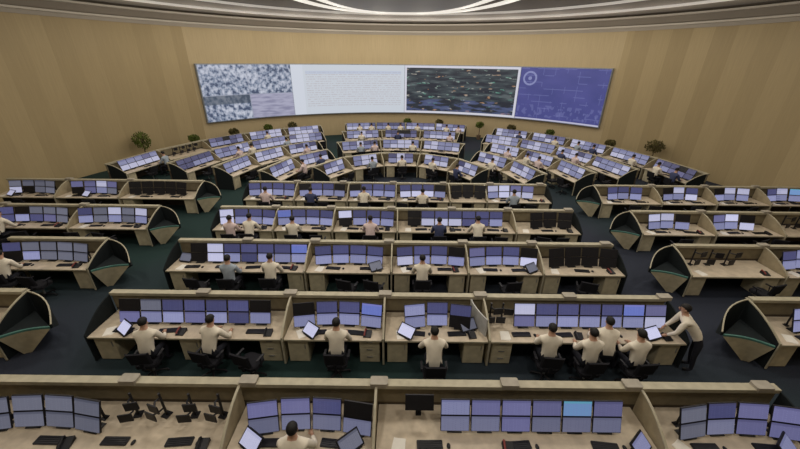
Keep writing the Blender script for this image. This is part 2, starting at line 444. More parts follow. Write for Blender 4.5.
# ------------------------------------------------------------------ shared meshes: monitors
MW, MH, TILT = .505, .285, R(20)
tm = Matrix.Rotation(-TILT, 4, 'X')
def mon_meshes(tier):
    z0 = .075; s0 = 0 if tier == 'lower' else MH + .012
    base = Matrix.Translation((0, 0, z0)) @ tm @ Matrix.Translation((0, 0, s0))
    hs = MB(); hs.box((0, .02, MH / 2), (MW, .035, MH), base, ch=.006)
    hs.box((0, .045, MH / 2), (MW * .5, .03, MH * .55), base)
    dp = MB(); dp.box((0, .0005, MH / 2), (MW - .022, .006, MH - .022), base)
    st = MB()
    mid = base @ Vector((0, .05, MH / 2))
    if tier == 'lower':
        st.box((0, .12, .008), (.26, .2, .016)); st.tube([(0, .17, .01), (0, .17, mid.z), tuple(mid)], .022)
    else:
        st.box((0, .31, .008), (.10, .10, .016)); st.tube([(0, .31, .01), (0, .31, mid.z), tuple(mid)], .02)
    return hs.mesh('monitor_housing', M['dark']), dp, st.mesh('monitor_stand', M['dark'])
MON = {}
for t in ('lower', 'upper'):
    h, dp, st = mon_meshes(t)
    MON[t] = (h, {c: dp.mesh('display', SCREEN[c]) for c in SCREEN}, st, dp, h)

mon_specs = []       # every monitor of the hall: (matrix, tier, code, label, group)
def ask_monitor(mat, tier, code, label, group): mon_specs.append((mat, tier, code, label, group))

# ------------------------------------------------------------------ shared meshes: keyboards, phones, chairs and the like
kb = MB(); kb.box((0, 0, .012), (.44, .15, .022), ch=.01)
for r_ in range(4): kb.box((0, -.05 + r_ * .033, .026), (.41, .024, .008))
KEYB = kb.mesh('keyboard', M['dark'])
mo = MB(); mo.ball((0, 0, .012), (.035, .055, .022)); MOUSE = mo.mesh('mouse', M['dark'], True)
ph = MB(); ph.slab_x([(-.1, 0), (.1, 0), (.1, .07), (-.1, .025)], -.09, .09); PHONE = ph.mesh('phone_base', M['dark'])
hs = MB(); hs.tube([(-.06, -.09, .055), (-.065, -.07, .075), (-.065, .07, .105), (-.06, .09, .085)], [.026, .018, .018, .026]); HANDSET = hs.mesh('handset', M['dark'])
HANDSET_R = hs.mesh('handset_red', M['red'])
pa = MB(); pa.box((0, 0, .003), (.21, .297, .006)); pa.box((.02, .01, .008), (.2, .28, .004), Matrix.Rotation(.12, 4, 'Z')); PAPER = pa.mesh('paper', M['paper'])
cu = MB(); cu.tube([(0, 0, 0), (0, 0, .1)], [.032, .038], 10); CUP = cu.mesh('cup', M['paper'])
ha = MB(); ha.tube([(.035, 0, .03), (.065, 0, .04), (.065, 0, .07), (.036, 0, .08)], .007); CUPH = ha.mesh('cup_handle', M['paper'])
# tilted touch terminal
te = MB(); tt = Matrix.Translation((0, 0, .05)) @ Matrix.Rotation(R(-50), 4, 'X')
te.box((0, .015, .14), (.42, .03, .30), tt, ch=.01); TERM_H = te.mesh('terminal_housing', M['dark'])
td = MB(); td.box((0, -.001, .14), (.37, .006, .25), tt); TERM_D = {c: td.mesh('display', SCREEN[c]) for c in 'WGL'}
tb = MB(); tb.box((0, .1, .012), (.30, .22, .024)); tb.box((0, .13, .07), (.10, .04, .12)); TERM_B = tb.mesh('terminal_foot', M['dark'])
# empty monitor bracket: a pole with two arms and plates
bk = MB(); bk.box((0, 0, .01), (.14, .14, .02)); bk.tube([(0, 0, 0), (0, 0, .56)], .022); BR_P = bk.mesh('bracket_pole', M['dark'])
ba = MB(); ba.tube([(0, 0, .46), (0, -.10, .47), (.10, -.20, .47)], .018); ba.box((.10, -.215, .47), (.22, .02, .18)); BR_A = ba.mesh('bracket_arm', M['dark'])
bb_ = MB(); bb_.tube([(0, 0, .20), (0, -.10, .21), (-.06, -.20, .21)], .018); bb_.box((-.06, -.215, .21), (.22, .02, .18)); BR_B = bb_.mesh('bracket_arm', M['dark'])
# office chair
def chair_parts():
    out = []
    s = MB()
    for k in range(5):
        a = 2 * math.pi * k / 5 + .3
        s.tube([(0, 0, .10), (.27 * math.cos(a), .27 * math.sin(a), .07)], [.03, .018])
        s.ball((.27 * math.cos(a), .27 * math.sin(a), .03), .03, 6, 4)
    out.append(('star_base', s.mesh('star_base', M['dark'])))
    g = MB(); g.tube([(0, 0, .08), (0, 0, .42)], .028, 8); out.append(('gas_column', g.mesh('gas_column', M['metal'])))
    s = MB(); s.box((0, 0, .435), (.48, .46, .075), ch=.08); s.box((0, 0, .475), (.44, .42, .02), ch=.08); out.append(('seat', s.mesh('seat', M['chair'])))
    s = MB(); rb = Matrix.Translation((0, -.235, .5)) @ Matrix.Rotation(R(9), 4, 'X')
    s.prism([(-.2, -.03), (.2, -.03), (.235, .01), (.235, .03), (.2, .012), (-.2, .012), (-.235, .03), (-.235, .01)], .08, .42, rb)
    s.box((0, -.03, .0), (.06, .03, .22), rb); out.append(('backrest', s.mesh('backrest', M['chair'])))
    for sg in (-1, 1):
        s = MB(); s.tube([(sg * .235, .0, .45), (sg * .27, .0, .47), (sg * .27, .02, .62)], .014); s.box((sg * .27, .02, .63), (.05, .24, .025), ch=.012)
        out.append(('armrest', s.mesh('armrest', M['dark'])))
    return out
CHAIR = chair_parts()
def chair(mat, label, group='office chairs of the hall'):
    e = bpy.data.objects.new('office_chair', None); COL.objects.link(e); e.matrix_world = mat; e.empty_display_size = .1
    tag(e, label, 'chair', group)
    for n, me in CHAIR: put(n, me, None, e)
    return e
# pedestal
pb = MB(); pb.box((0, 0, .36), (.48, .55, .70)); pb.box((0, .01, .0075), (.44, .5, .015)); PED_B = pb.mesh('pedestal_body', M['cabinet'])
PED_D = []
for k in range(3):
    q = MB(); q.box((0, -.28, .13 + k * .225), (.46, .016, .213)); dm = q.mesh('drawer', M['cabinet'])
    q = MB(); q.box((0, -.297, .19 + k * .225), (.14, .02, .015)); PED_D.append((dm, q.mesh('handle', M['metal'])))
q = MB(); q.box((0, -.28, .355), (.46, .016, .66)); PED_DOOR = q.mesh('door', M['cabinet'])
q = MB(); q.box((.17, -.297, .5), (.015, .02, .14)); PED_H = q.mesh('handle', M['metal'])
def pedestal(mat, label, drawers=False, detail=True):
    o = put('pedestal_cabinet', PED_B, mat); tag(o, label, 'cabinet', 'pedestal cabinets under the worktops')
    if drawers and detail:
        for dm, hm in PED_D: d = put('drawer', dm, None, o); put('handle', hm, None, d)
    else:
        d = put('door', PED_DOOR, None, o)
        if detail: put('handle', PED_H, None, d)
    return o

# ------------------------------------------------------------------ people
def skin_mesh(pose):
    V, E, Rr, lab = [], [], [], []
    def vert(p, r, l, frm=None):
        V.append(p); Rr.append(r); lab.append(l)
        if frm is not None: E.append((frm, len(V) - 1))
        return len(V) - 1
    sit = pose in ('type', 'lean', 'reach')
    if sit: hz, ln = .61, {'type': .05, 'lean': .20, 'reach': .13}[pose]
    else: hz, ln = .86, .42
    p0 = vert((0, 0, hz), (.15, .12), 't')
    s1 = vert((0, ln * .3, hz + .18), (.17, .125), 's', p0)
    s2 = vert((0, ln * .7 + .02, hz + .38), (.20, .135), 's', s1)
    s3 = vert((0, ln + .03, hz + .52), (.15, .105), 's', s2)
    nk = vert((0, ln + .045, hz + .60), (.055, .055), 'k', s3)
    h1 = vert((0, ln + .075, hz + .68), (.075, .085), 'k', nk)
    h2 = vert((0, ln + .085, hz + .76), (.082, .098), 'k', h1)
    vert((0, ln + .075, hz + .83), (.062, .075), 'k', h2)
    hands = []
    for sg in (-1, 1):
        sh = vert((sg * .195, ln + .03, hz + .48), (.08, .08), 's', s3)
        if pose == 'type': el, wr = (sg * .26, ln + .14, hz + .23), (sg * .16, ln + .38, .80)
        elif pose == 'lean': el, wr = (sg * .30, ln + .16, hz + .22), (sg * .20, ln + .36, .80)
        elif pose == 'reach': el, wr = (sg * .28, ln + .14, hz + .22), (sg * .18, ln + .36, .80)
        else: el, wr = (sg * .25, ln + .12, hz + .20), (sg * .17, ln + .27, hz + .02)
        e = vert(el, (.058, .058), 's', sh)
        mid = vert(tuple((a * .45 + c * .55) for a, c in zip(el, wr)), (.048, .048), 's', e)
        wv = vert(wr, (.028, .028), 'k', mid)
        dr = (Vector(wr) - Vector(el)).normalized()
        hands.append((Vector(wr), dr, sg))
        hp = vert((sg * .095, .02, hz - .04), (.095, .095), 't', p0)
        if sit: kn, an, to = (sg * .13, .43, .56), (sg * .12, .40, .10), (sg * .14, .56, .045)
        else: kn, an, to = (sg * .11, .03, .50), (sg * .11, -.03, .09), (sg * .13, .14, .04)
        k = vert(kn, (.066, .066), 't', hp); a = vert(an, (.045, .045), 't', k)
        vert(to, (.042, .035), 'f', a)
    me = bpy.data.meshes.new('sk'); me.from_pydata(V, E, [])
    o = bpy.data.objects.new('sk', me); COL.objects.link(o)
    md = o.modifiers.new('skin', 'SKIN')
    for i, r in enumerate(Rr): me.skin_vertices[0].data[i].radius = r
    me.skin_vertices[0].data[0].use_root = True
    sb = o.modifiers.new('sub', 'SUBSURF'); sb.levels = 1; sb.render_levels = 1
    dg = bpy.context.evaluated_depsgraph_get()
    res = bpy.data.meshes.new_from_object(o.evaluated_get(dg))
    bpy.data.objects.remove(o)
    mb = MB(); vs = [v.co.copy() for v in res.vertices]
    order = {'s': 0, 'k': 1, 't': 2, 'f': 3}
    # region of each face: the nearest bone
    segs = [(Vector(V[a]), Vector(V[c]), lab[a], lab[c]) for a, c in E]
    mi = []
    for pgn in res.polygons:
        c = pgn.center; best = None
        for A, B, la, lb in segs:
            t = max(0, min(1, (c - A).dot(B - A) / max(1e-9, (B - A).length_squared))); d = (A + (B - A) * t - c).length
            if best is None or d < best[0]: best = (d, la if t < .5 else lb)
        mi.append(order[best[1]])
    mb.v = [tuple(v) for v in vs]; mb.f = [tuple(p.vertices) for p in res.polygons]; mb.m = mi
    bpy.data.meshes.remove(res)
    # hands: a palm, four fingers of unequal length and a thumb from the palm's side
    for wv, d, sg in hands:
        sd = Vector((1, 0, 0)); sd = (sd - d * sd.dot(d)).normalized(); up = sd.cross(d)
        if up.z < 0: up = -up
        mb.tube([wv - d * .01, wv + d * .04, wv + d * .085], [.027, .036, .03], 6, 1)
        for i, ln_ in enumerate((.062, .075, .07, .055)):
            st = wv + d * .08 + sd * (-.027 + .018 * i)
            mb.tube([st, st + d * ln_ * .55 + up * .004, st + d * ln_ - up * .014], [.0095, .009, .007], 5, 1)
        st = wv + d * .03 - sd * sg * .028
        mb.tube([st, st - sd * sg * .022 + d * .022, st - sd * sg * .02 + d * .05 - up * .008], [.011, .01, .008], 5, 1)
    # face
    hx = Vector((0, ln + .085, hz + .745))
    mb.ball(hx + Vector((0, .098, -.015)), (.014, .02, .026), 6, 4, 1)
    for sg in (-1, 1):
        mb.ball(hx + Vector((sg * .034, .084, .012)), (.013, .012, .009), 6, 4, 3)
        mb.ball(hx + Vector((sg * .084, -.005, -.005)), (.012, .024, .034), 6, 4, 1)
    mb.ball(hx + Vector((0, .088, -.058)), (.026, .01, .008), 6, 4, 4)
    # hair: a cap open at the face
    hr = MB(); c = hx + Vector((0, -.012, .022)); n, m_ = 14, 7; rows = []
    hv, hf = [], []
    for j in range(m_):
        t = math.pi / 2 - (math.pi * .62) * j / (m_ - 1)
        for k in range(n):
            a = 2 * math.pi * k / n; cx, sy = math.cos(a), math.sin(a)
            tt_ = max(t, .25) if sy > .35 else t
            hv.append(c + Vector((.094 * math.cos(tt_) * cx, .112 * math.cos(tt_) * sy, .108 * math.sin(tt_))))
    for j in range(m_ - 1):
        for k in range(n): hf.append((j * n + k, (j + 1) * n + k, (j + 1) * n + (k + 1) % n, j * n + (k + 1) % n))
    hr.poly(hv, hf)
    return mb, hr.mesh('hair', M['hair'], True)
POSE = {}
for p in ('type', 'lean', 'reach', 'stand'): POSE[p] = skin_mesh(p)
BODY = {}
def person(mat, pose, shirt, label):
    key = (pose, shirt)
    if key not in BODY:
        BODY[key] = POSE[pose][0].mesh('body', [M['shirt_' + shirt], M['skin'], M['trousers'], M['shoe'], M['red']], True)
    o = put('person', BODY[key], mat); tag(o, label, 'person', 'operators in the hall')
    put('hair', POSE[pose][1], None, o)
    return o

# ------------------------------------------------------------------ desk rows
Z_TOP, DEPTH = .75, 1.04
WT = {}
def worktop(F, x0, x1, label, d0=.03, d1=DEPTH, z=Z_TOP, support=False):
    b_ = MB(); b_.box(((x0 + x1) / 2, -(d0 + d1) / 2, z - .015), (x1 - x0, d1 - d0, .03), ch=.015)
    o = put('worktop', b_.mesh('worktop', M['laminate']), F @ Matrix.Identity(4)); tag(o, label, 'worktop', 'worktops of the desk rows')
    e = MB(); e.box(((x0 + x1) / 2, -d1 - .006, z - .02), (x1 - x0, .012, .04)); put('edge_strip', e.mesh('edge_strip', M['rail']), None, o)
    if not support: return o
    s = MB()
    for x in (x0 + .04, x1 - .04): s.box((x, -(d0 + d1) / 2 + .15, (z - .03) / 2), (.03, .5, z - .03))
    put('support_panel', s.mesh('support_panel', M['panel_dark']), None, o)['label'] = 'dark supports under the worktop'
    return o
def arch_profile(y0, y1, z0, z1, n=8, pw=1.7):
    """From the top at y0 falling in a quarter arch to z1 at y1."""
    pts = []
    for k in range(n + 1):
        t = k / n
        pts.append((y0 + (y1 - y0) * t, z1 + (z0 - z1) * (1 - t ** pw)))
    return pts
def divider(F, x, label, dark=False, y0=-.085, y1=-DEPTH - .02, th=.032, rim=True):
    pr = arch_profile(y0, y1, 1.26, .80)
    b_ = MB(); b_.slab_x([(y0, .02)] + pr + [(y1, .02)], x - th / 2, x + th / 2)
    o = put('side_divider', b_.mesh('side_divider', M['panel_green' if dark else 'divider']), F)
    tag(o, label, 'divider', 'side dividers between the desks')
    c = MB()
    if dark and rim is False: return o
    up = [(p, q + .025) for p, q in pr]
    c.slab_x(pr + up[::-1], x - th / 2 - .006, x + th / 2 + .006); put('edge_rail', c.mesh('edge_rail', M['rail']), None, o)
    q = MB(); q.box((x, y1 - .012, .43), (th + .01, .024, .80)); put('front_post', q.mesh('front_post', M['rail']), None, o)
    return o
def row_screen(F, x0, x1, joints, label, caps=True, dark=False):
    b_ = MB(); b_.box(((x0 + x1) / 2, 0, .42), (x1 - x0, .055, .80))
    o = put('desk_screen', b_.mesh('desk_screen', M['panel_green' if dark else 'panel_dark']), F); tag(o, label, 'screen', 'long low screens behind the desks')
    u = MB(); u.box(((x0 + x1) / 2, 0, 1.02), (x1 - x0, .055, .40)); put('upper_panel', u.mesh('upper_panel', M['panel_green' if dark else 'panel_dark' if not caps else 'panel']), None, o)
    r_ = MB(); r_.box(((x0 + x1) / 2, 0, 1.26), (x1 - x0, .16, .08)); put('top_rail', r_.mesh('top_rail', M['rail']), None, o)
    if caps:
        for j in joints:
            c = MB(); c.box((j, .0, 1.305), (.32, .19, .10), ch=.02); put('cable_cap', c.mesh('cable_cap', M['cap']), None, o)
    return o

DARKMON = M['dark']
def bay_monitors(F, xs, up, lo, where, sag=.10, pitch=None, group='stacked monitors on the desks', y_front=-.60):
    n = max(len(up), len(lo)); mid = (xs[0] + xs[-1]) / 2; half = max(.3, (xs[-1] - xs[0]) / 2)
    curve = sag if n <= 5 else 0
    for tier, codes in (('upper', up), ('lower', lo)):
        for i, c in enumerate(codes):
            if c == '.': continue
            u = (xs[i] - mid) / half
            y = y_front - curve * u * u * .8
            yaw = -u * R(9) * (1 if curve else 0)
            where_ = where
            if n == 1: pos = 'alone'
            else: pos = ORD[i] + ' along'
            ask_monitor(F @ T(xs[i], y, Z_TOP, yaw), tier, c, '%s %s monitor, %s, %s' % (tier, CODE[c], pos, where_), group)

def small(name, me, mat, label, cat, group, kids=()):
    o = put(name, me, mat); tag(o, label, cat, group)
    for kn, km in kids: put(kn, km, None, o)
    return o
def desk_items(F, x0, x1, where, n_kb, seed, phones=1, papers=1):
    r_ = random.Random(seed); wdt = x1 - x0
    for k in range(n_kb):
        x = x0 + wdt * (k + .5) / n_kb + r_.uniform(-.05, .05)
        pos = ORD[k] + ' along ' if n_kb > 1 else ''
        small('keyboard', KEYB, F @ T(x, -.80, Z_TOP, r_.uniform(-.12, .12)), 'black keyboard, %s%s' % (pos, where), 'keyboard', 'keyboards on the worktops')
        small('computer_mouse', MOUSE, F @ T(x + .32, -.82, Z_TOP), 'black mouse beside keyboard, %s%s' % (pos, where), 'mouse', 'mice on the worktops')
    for k in range(phones):
        x = x0 + wdt * ((k + 1.) / (phones + 1)) + r_.uniform(-.04, .04) + .02
        pos = ORD[k] + ' along ' if phones > 1 else ''
        red = r_.random() < .3
        small('desk_phone', PHONE, F @ T(x - .0, -.965 + .03, Z_TOP, r_.uniform(-.3, .3)) if False else F @ T(x, -.55 + .0, Z_TOP, r_.uniform(-.2, .2)) if False else F @ T(x0 + wdt * (k + .98) / max(1, phones) - .14, -.86, Z_TOP, r_.uniform(-.2, .2)),
              '%s telephone, %s%s' % ('black and red' if red else 'black', pos, where), 'telephone', 'telephones on the worktops', [('handset', HANDSET_R if red else HANDSET)])
    for k in range(papers):
        pos = ORD[k] + ' along ' if papers > 1 else ''
        x = x0 + .16 + (wdt * .5 * k)
        small('paper_stack', PAPER, F @ T(x, -.84, Z_TOP, r_.uniform(-.5, .5)), 'white papers, %s%s' % (pos, where), 'papers', 'papers on the worktops')
def terminal(F, x, y, yaw, code, label):
    o = put('touch_terminal', TERM_H, F @ T(x, y, Z_TOP, yaw)); tag(o, label, 'touch screen', 'tilted touch terminals')
    put('display', TERM_D[code], None, o); put('foot', TERM_B, None, o); return o
def bracket(F, x, y, yaw, label):
    o = put('monitor_bracket', BR_P, F @ T(x, y, Z_TOP, yaw)); tag(o, label, 'bracket', 'bare monitor brackets')
    put('bracket_arm', BR_A, None, o); put('bracket_arm', BR_B, None, o); return o

def arange(c0, n, pitch=.53): return [c0 + pitch * k for k in range(n)]

ROWS = {'A': (4.58, 'nearest row'), 'B': (7.25, 'second row'), 'C': (10.08, 'third row'), 'D': (12.9, 'fourth row'), 'E': (16.05, 'fifth row')}
JOINTS = [-4.95, -2.75, -.35, 2.05, 4.3, 6.7]
# (x0, x1, first monitor x, upper codes, lower codes, keyboards)
CENTRE = {
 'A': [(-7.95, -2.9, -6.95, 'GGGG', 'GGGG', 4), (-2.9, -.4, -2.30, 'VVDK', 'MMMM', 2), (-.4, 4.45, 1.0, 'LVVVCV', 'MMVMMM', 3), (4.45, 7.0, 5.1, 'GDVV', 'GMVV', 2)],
 'B': [(-7.3, -2.72, -6.55, 'KGDDDDK', 'VLLVLDL', 4), (-2.72, -.36, -2.27, 'KDDB', 'LLLL', 2), (-.36, 2.12, .40, 'LDD', 'LLK', 2), (2.12, 6.75, 3.05, 'WDDDDBV', 'VLLLLLW', 4)],
 'C': [(-7.2, -2.9, -6.35, 'KWDDDDB', 'KWLDLLL', 4), (-2.9, -.25, -2.38, 'DDDD', 'LLLL', 2), (-.25, 2.12, .18, 'DDDK', 'WLLL', 2), (2.12, 4.42, 2.45, 'VDDK', 'LLLW', 2), (4.42, 6.95, 4.95, 'KKKK', 'KKKK', 1)],  # fifth bay stands empty; its black monitors are added to darken it
 'D': [(-7.15, -4.82, -6.68, 'WDDD', 'WLLL', 2), (-4.82, -2.57, -4.45, 'BDDD', 'LLLL', 2), (-2.57, -.1, -2.1, 'WDDD', 'KLLL', 2), (-.1, 4.42, .55, 'KDDDDDD', 'KWWWDDL', 3), (4.42, 6.9, 5.3, 'KKK', 'KKK', 1)],  # black monitors of the empty fifth bay are added for its darkness
 'E': [(-7.25, -4.9, -6.8, 'DDDD', 'LWLL', 2), (-4.9, -2.45, -4.45, 'KDDK', 'LLLL', 2), (-2.45, -.2, -2.1, 'KDDD', 'LLLL', 2), (-.2, 2.3, .25, 'DDDK', 'WWWL', 2), (2.3, 4.0, 2.65, 'KKK', 'KKK', 0), (4.0, 7.0, 4.35, 'WWVV', 'LWWW', 2)],  # fifth bay is empty too, filled with added black monitors as a dark backing
}
for key, bays in CENTRE.items():
    Y, rn = ROWS[key]; F = T(0, Y)
    row_screen(F, bays[0][0], bays[-1][1], JOINTS, 'long olive screen with cream top rail, central block, ' + rn)
    nb = len(bays)
    for i, (x0, x1, mx, up, lo, nk) in enumerate(bays):
        where = '%s bay, central block, %s' % (ORD[i], rn)
        worktop(F, x0 + .035, x1 - .035, 'beige worktop, ' + where, support=key == 'A')
        if up or lo:
            bay_monitors(F, arange(mx, max(len(up), len(lo))), up, lo, where)
        if key != 'A' or True:
            if nk: desk_items(F, x0 + .25, x1 - .2, where, nk, ord(key) * 10 + i, 2 if x1 - x0 > 3 else 1, 1)
        if i > 0: divider(F, x0, 'arched olive divider before the ' + where)
    # end panels
    divider(F, bays[0][0] - .0, 'dark arched end panel at start of central block, ' + rn, True, rim=False)
    if key != 'A': divider(F, bays[-1][1] + .0, 'dark arched end panel at finish of central block, ' + rn, True, rim=False)
    else: divider(F, bays[-1][1], 'dark arched end panel at finish of central block, ' + rn, True, rim=False)
    # pedestals
    if key != 'A':
        xs = []
        for i, (x0, x1, *_r) in enumerate(bays):
            xs += [(x0 + .33, i, 'start'), (x1 - .33, i, 'finish')]
            if x1 - x0 > 4 and i == 0 and key == 'B': xs.append(((x0 + x1) / 2 + .06, i, 'middle'))
        for k, (x, i, side) in enumerate(xs):
            pedestal(F @ T(x, -.70, 0), 'cream pedestal cabinet at %s of %s bay, central block, %s' % (side, ORD[i], rn), key == 'B' and k % 3 == 1, key in 'BC')

# brackets, terminals and single things of the near rows
FA, FB, FC, FD, FE = [T(0, ROWS[k][0]) for k in 'ABCDE']
for k in range(4): bracket(FA, -4.75 + k * .52, -.30, (.2, -.3, .1, -.2)[k], 'bare black bracket, %s along, first bay of the nearest row' % ORD[k])
ask_monitor(FA @ T(.38, -.52, Z_TOP, 0), 'upper', 'K', 'single black switched-off monitor, third bay, central block, nearest row', 'stacked monitors on the desks')
for k in range(2): bracket(FB, 2.27 + k * .29, -.32, .1 - .2 * k, 'bare black bracket, %s along, fourth bay of the second row' % ORD[k])
terminal(FA, -2.52, -.94, R(-32), 'W', 'white tilted touch terminal in second bay of the nearest row')
terminal(FA, -.72, -.94, R(40), 'G', 'grey tilted touch terminal in second bay of the nearest row')
terminal(FA, 4.15, -.94, R(38), 'L', 'pale tilted touch terminal at finish of third bay, nearest row')
terminal(FA, 6.6, -.94, R(35), 'L', 'pale tilted touch terminal at far end of the nearest row')
terminal(FB, -6.55, -.94, R(-32), 'W', 'bright white tilted touch terminal in first bay of second row')
terminal(FB, -2.15, -.94, R(-38), 'W', 'bright white tilted touch terminal in second bay of second row')
terminal(FB, .12, -.94, R(-35), 'W', 'bright white tilted touch terminal in third bay of second row')
terminal(FB, 1.72, -.72, R(20), 'G', 'grey tilted touch terminal in third bay of second row')
terminal(FB, 6.05, -.94, R(18), 'W', 'white tilted touch terminal in last bay of second row')
terminal(FC, -6.85, -.55, R(-10), 'G', 'grey tilted touch terminal at start of third row')
terminal(FC, -.68, -.94, R(30), 'G', 'grey tilted touch terminal in second bay of third row')
terminal(FC, 4.15, -.94, R(30), 'G', 'grey tilted touch terminal in fourth bay of third row')
# curved grey screen in bay three of the second row
b_ = MB(); prof = [(1.80 + .24 * t ** 1.6, -.10 - .78 * t) for t in [i / 8 for i in range(9)]]
b_.prism([(p + .03, q) for p, q in prof] + prof[::-1], Z_TOP, Z_TOP + .50)
tag(put('curved_screen', b_.mesh('curved_screen', M['grey_light']), FB), 'curved pale grey screen beside third bay of second row', 'screen')

# ------------------------------------------------------------------ side blocks with their rounded ends
def end_unit(F, x, sg, where):
    """sg = +1: the aisle lies towards -x (block beyond the aisle on the +x side)."""
    o = None
    tip = (x - sg * 1.02, -.70); front = (x - sg * .12, -DEPTH - .03); apex = (x, -.02)
    # wing screen from the apex out to the tip, with a falling top
    d = Vector((tip[0] - apex[0], tip[1] - apex[1])); nrm = Vector((-d.y, d.x)).normalized() * .014
    vs, n = [], 9
    for k in range(n):
        t = k / (n - 1); p = Vector(apex) + d * t; p += nrm.normalized() * (sg * -.16 * math.sin(t * math.pi))
        zt = .80 + .46 * (1 - t ** 1.7)
        for q in (p + nrm, p - nrm): vs += [(q.x, q.y, .02 + .70 * t), (q.x, q.y, zt), (q.x, q.y, zt + .028)]
    fs, fr = [], []
    for k in range(n - 1):
        i, j = k * 6, k * 6 + 6
        fs += [(i, j, j + 1, i + 1), (i + 3, i + 4, j + 4, j + 3), (i, i + 3, j + 3, j)]
        fr += [(i + 1, j + 1, j + 2, i + 2), (i + 4, i + 5, j + 5, j + 4), (i + 2, j + 2, j + 5, i + 5)]
    fs += [(0, 1, 4, 3), ((n - 1) * 6, (n - 1) * 6 + 3, (n - 1) * 6 + 4, (n - 1) * 6 + 1)]
    b_ = MB(); b_.poly(vs, fs)
    o = put('wing_screen', b_.mesh('wing_screen', M['panel_green']), F); tag(o, 'dark arched wing screen at ' + where, 'screen', 'wing screens at the aisle ends')
    c = MB(); c.poly(vs, fr); put('edge_rail', c.mesh('edge_rail', M['rail']), None, o)
    # dark table between wing and divider, its teal rim bending inwards, on a base that tapers to the floor
    a, bq = Vector(tip) + Vector((sg * .05, .0)), Vector((front[0] + sg * .03, front[1] - .01))
    pts = []
    for k in range(9):
        t = k / 8; pts.append(a.lerp(bq, t) + Vector((sg * .5, .75)).normalized() * (.10 * math.sin(t * math.pi)))
    ring_ = [(x - sg * .06, -.13)] + [(p.x, p.y) for p in pts]
    if sg < 0: ring_ = ring_[::-1]
    b_ = MB(); b_.prism(ring_, Z_TOP - .03, Z_TOP)
    o = put('end_table', b_.mesh('end_table', M['panel_green']), F); tag(o, 'dark teal-rimmed end table at ' + where, 'table', 'end tables at the aisles')
    out = [p + Vector((-sg * .5, -.75)).normalized() * .05 for p in pts]
    ro = [(p.x, p.y) for p in pts] + [(p.x, p.y) for p in out[::-1]]
    if sg > 0: ro = ro[::-1]
    k_ = MB(); k_.prism(ro[::-1] if sg > 0 else ro, Z_TOP - .03, Z_TOP + .02)
    put('glass_rim', k_.mesh('glass_rim', M['teal']), None, o)['label'] = 'teal glass rim'
    ft = Vector((x - sg * .16, -.80)); vs = []
    for p in out: vs.append((p.x, p.y, Z_TOP - .03))
    for k, p in enumerate(out):
        q_ = ft.lerp(p, .16); vs.append((q_.x, q_.y, 0))
    vs += [(x - sg * .06, -.2, Z_TOP - .03), (x - sg * .06, -.6, 0)]
    n = len(out); i0, i1 = 2 * n, 2 * n + 1
    fs = [(k, k + 1, n + k + 1, n + k) for k in range(n - 1)] + [(0, n, i1, i0), (n - 1, i0, i1, 2 * n - 1), tuple(range(n)) + (i0,), tuple(range(n, 2 * n)) + (i1,)]
    b_ = MB(); b_.poly(vs, fs); put('tapered_base', b_.mesh('tapered_base', M['cabinet']), None, o)['label'] = 'cream tapered base'

# (row, aisle x, [(x0, x1, first monitor x, upper, lower, brackets)])
SIDES = {
 -1: {'B': (-9.44, [(-12.5, -9.44, 0, '', '', 0)]),
      'C': (-9.53, [(-12.75, -9.53, -12.15, 'DGGGG', 'KLGGG', 0)]),
      'D': (-9.57, [(-12.6, -9.57, -12.15, 'DGWGW', 'LGLGL', 0), (-15.75, -12.6, -15.2, 'DKGGG', 'DLDVG', 0), (-18.6, -15.75, -17.0, 'DV', 'VC', 0)]),
      'E': (-9.45, [(-12.95, -9.45, -12.4, 'KKKKK', 'KKKKK', 0), (-15.9, -12.95, -15.1, 'VVWV', 'KVLG', 0), (-18.9, -15.9, -18.0, 'GGGG', 'WKGG', 0)])},  # the bay at the aisle is empty; black monitors added to make it dark
 1: {'B': (8.85, [(8.85, 11.7, 9.75, 'LL', 'LL', 0)]),
     'C': (8.92, [(8.92, 11.85, 0, '', '', 3), (11.85, 14.5, 12.25, 'DLL', 'LLL', 0)]),
     'D': (9.18, [(9.18, 12.0, 9.85, 'WWK', 'LLL', 0), (12.0, 14.6, 12.35, 'VWK', 'LLW', 0), (14.6, 17.2, 0, '', '', 4)]),
     'E': (9.28, [(9.28, 12.05, 9.95, 'DDD', 'LLL', 0), (12.05, 14.6, 12.55, 'KWD', 'LLW', 0), (14.6, 17.05, 14.95, 'KWW', 'LLL', 0), (17.05, 19.2, 17.4, 'DWC', 'LLL', 0)])},
}
SIDE_NAME = {-1: 'camera-picture side', 1: 'blue-display side'}
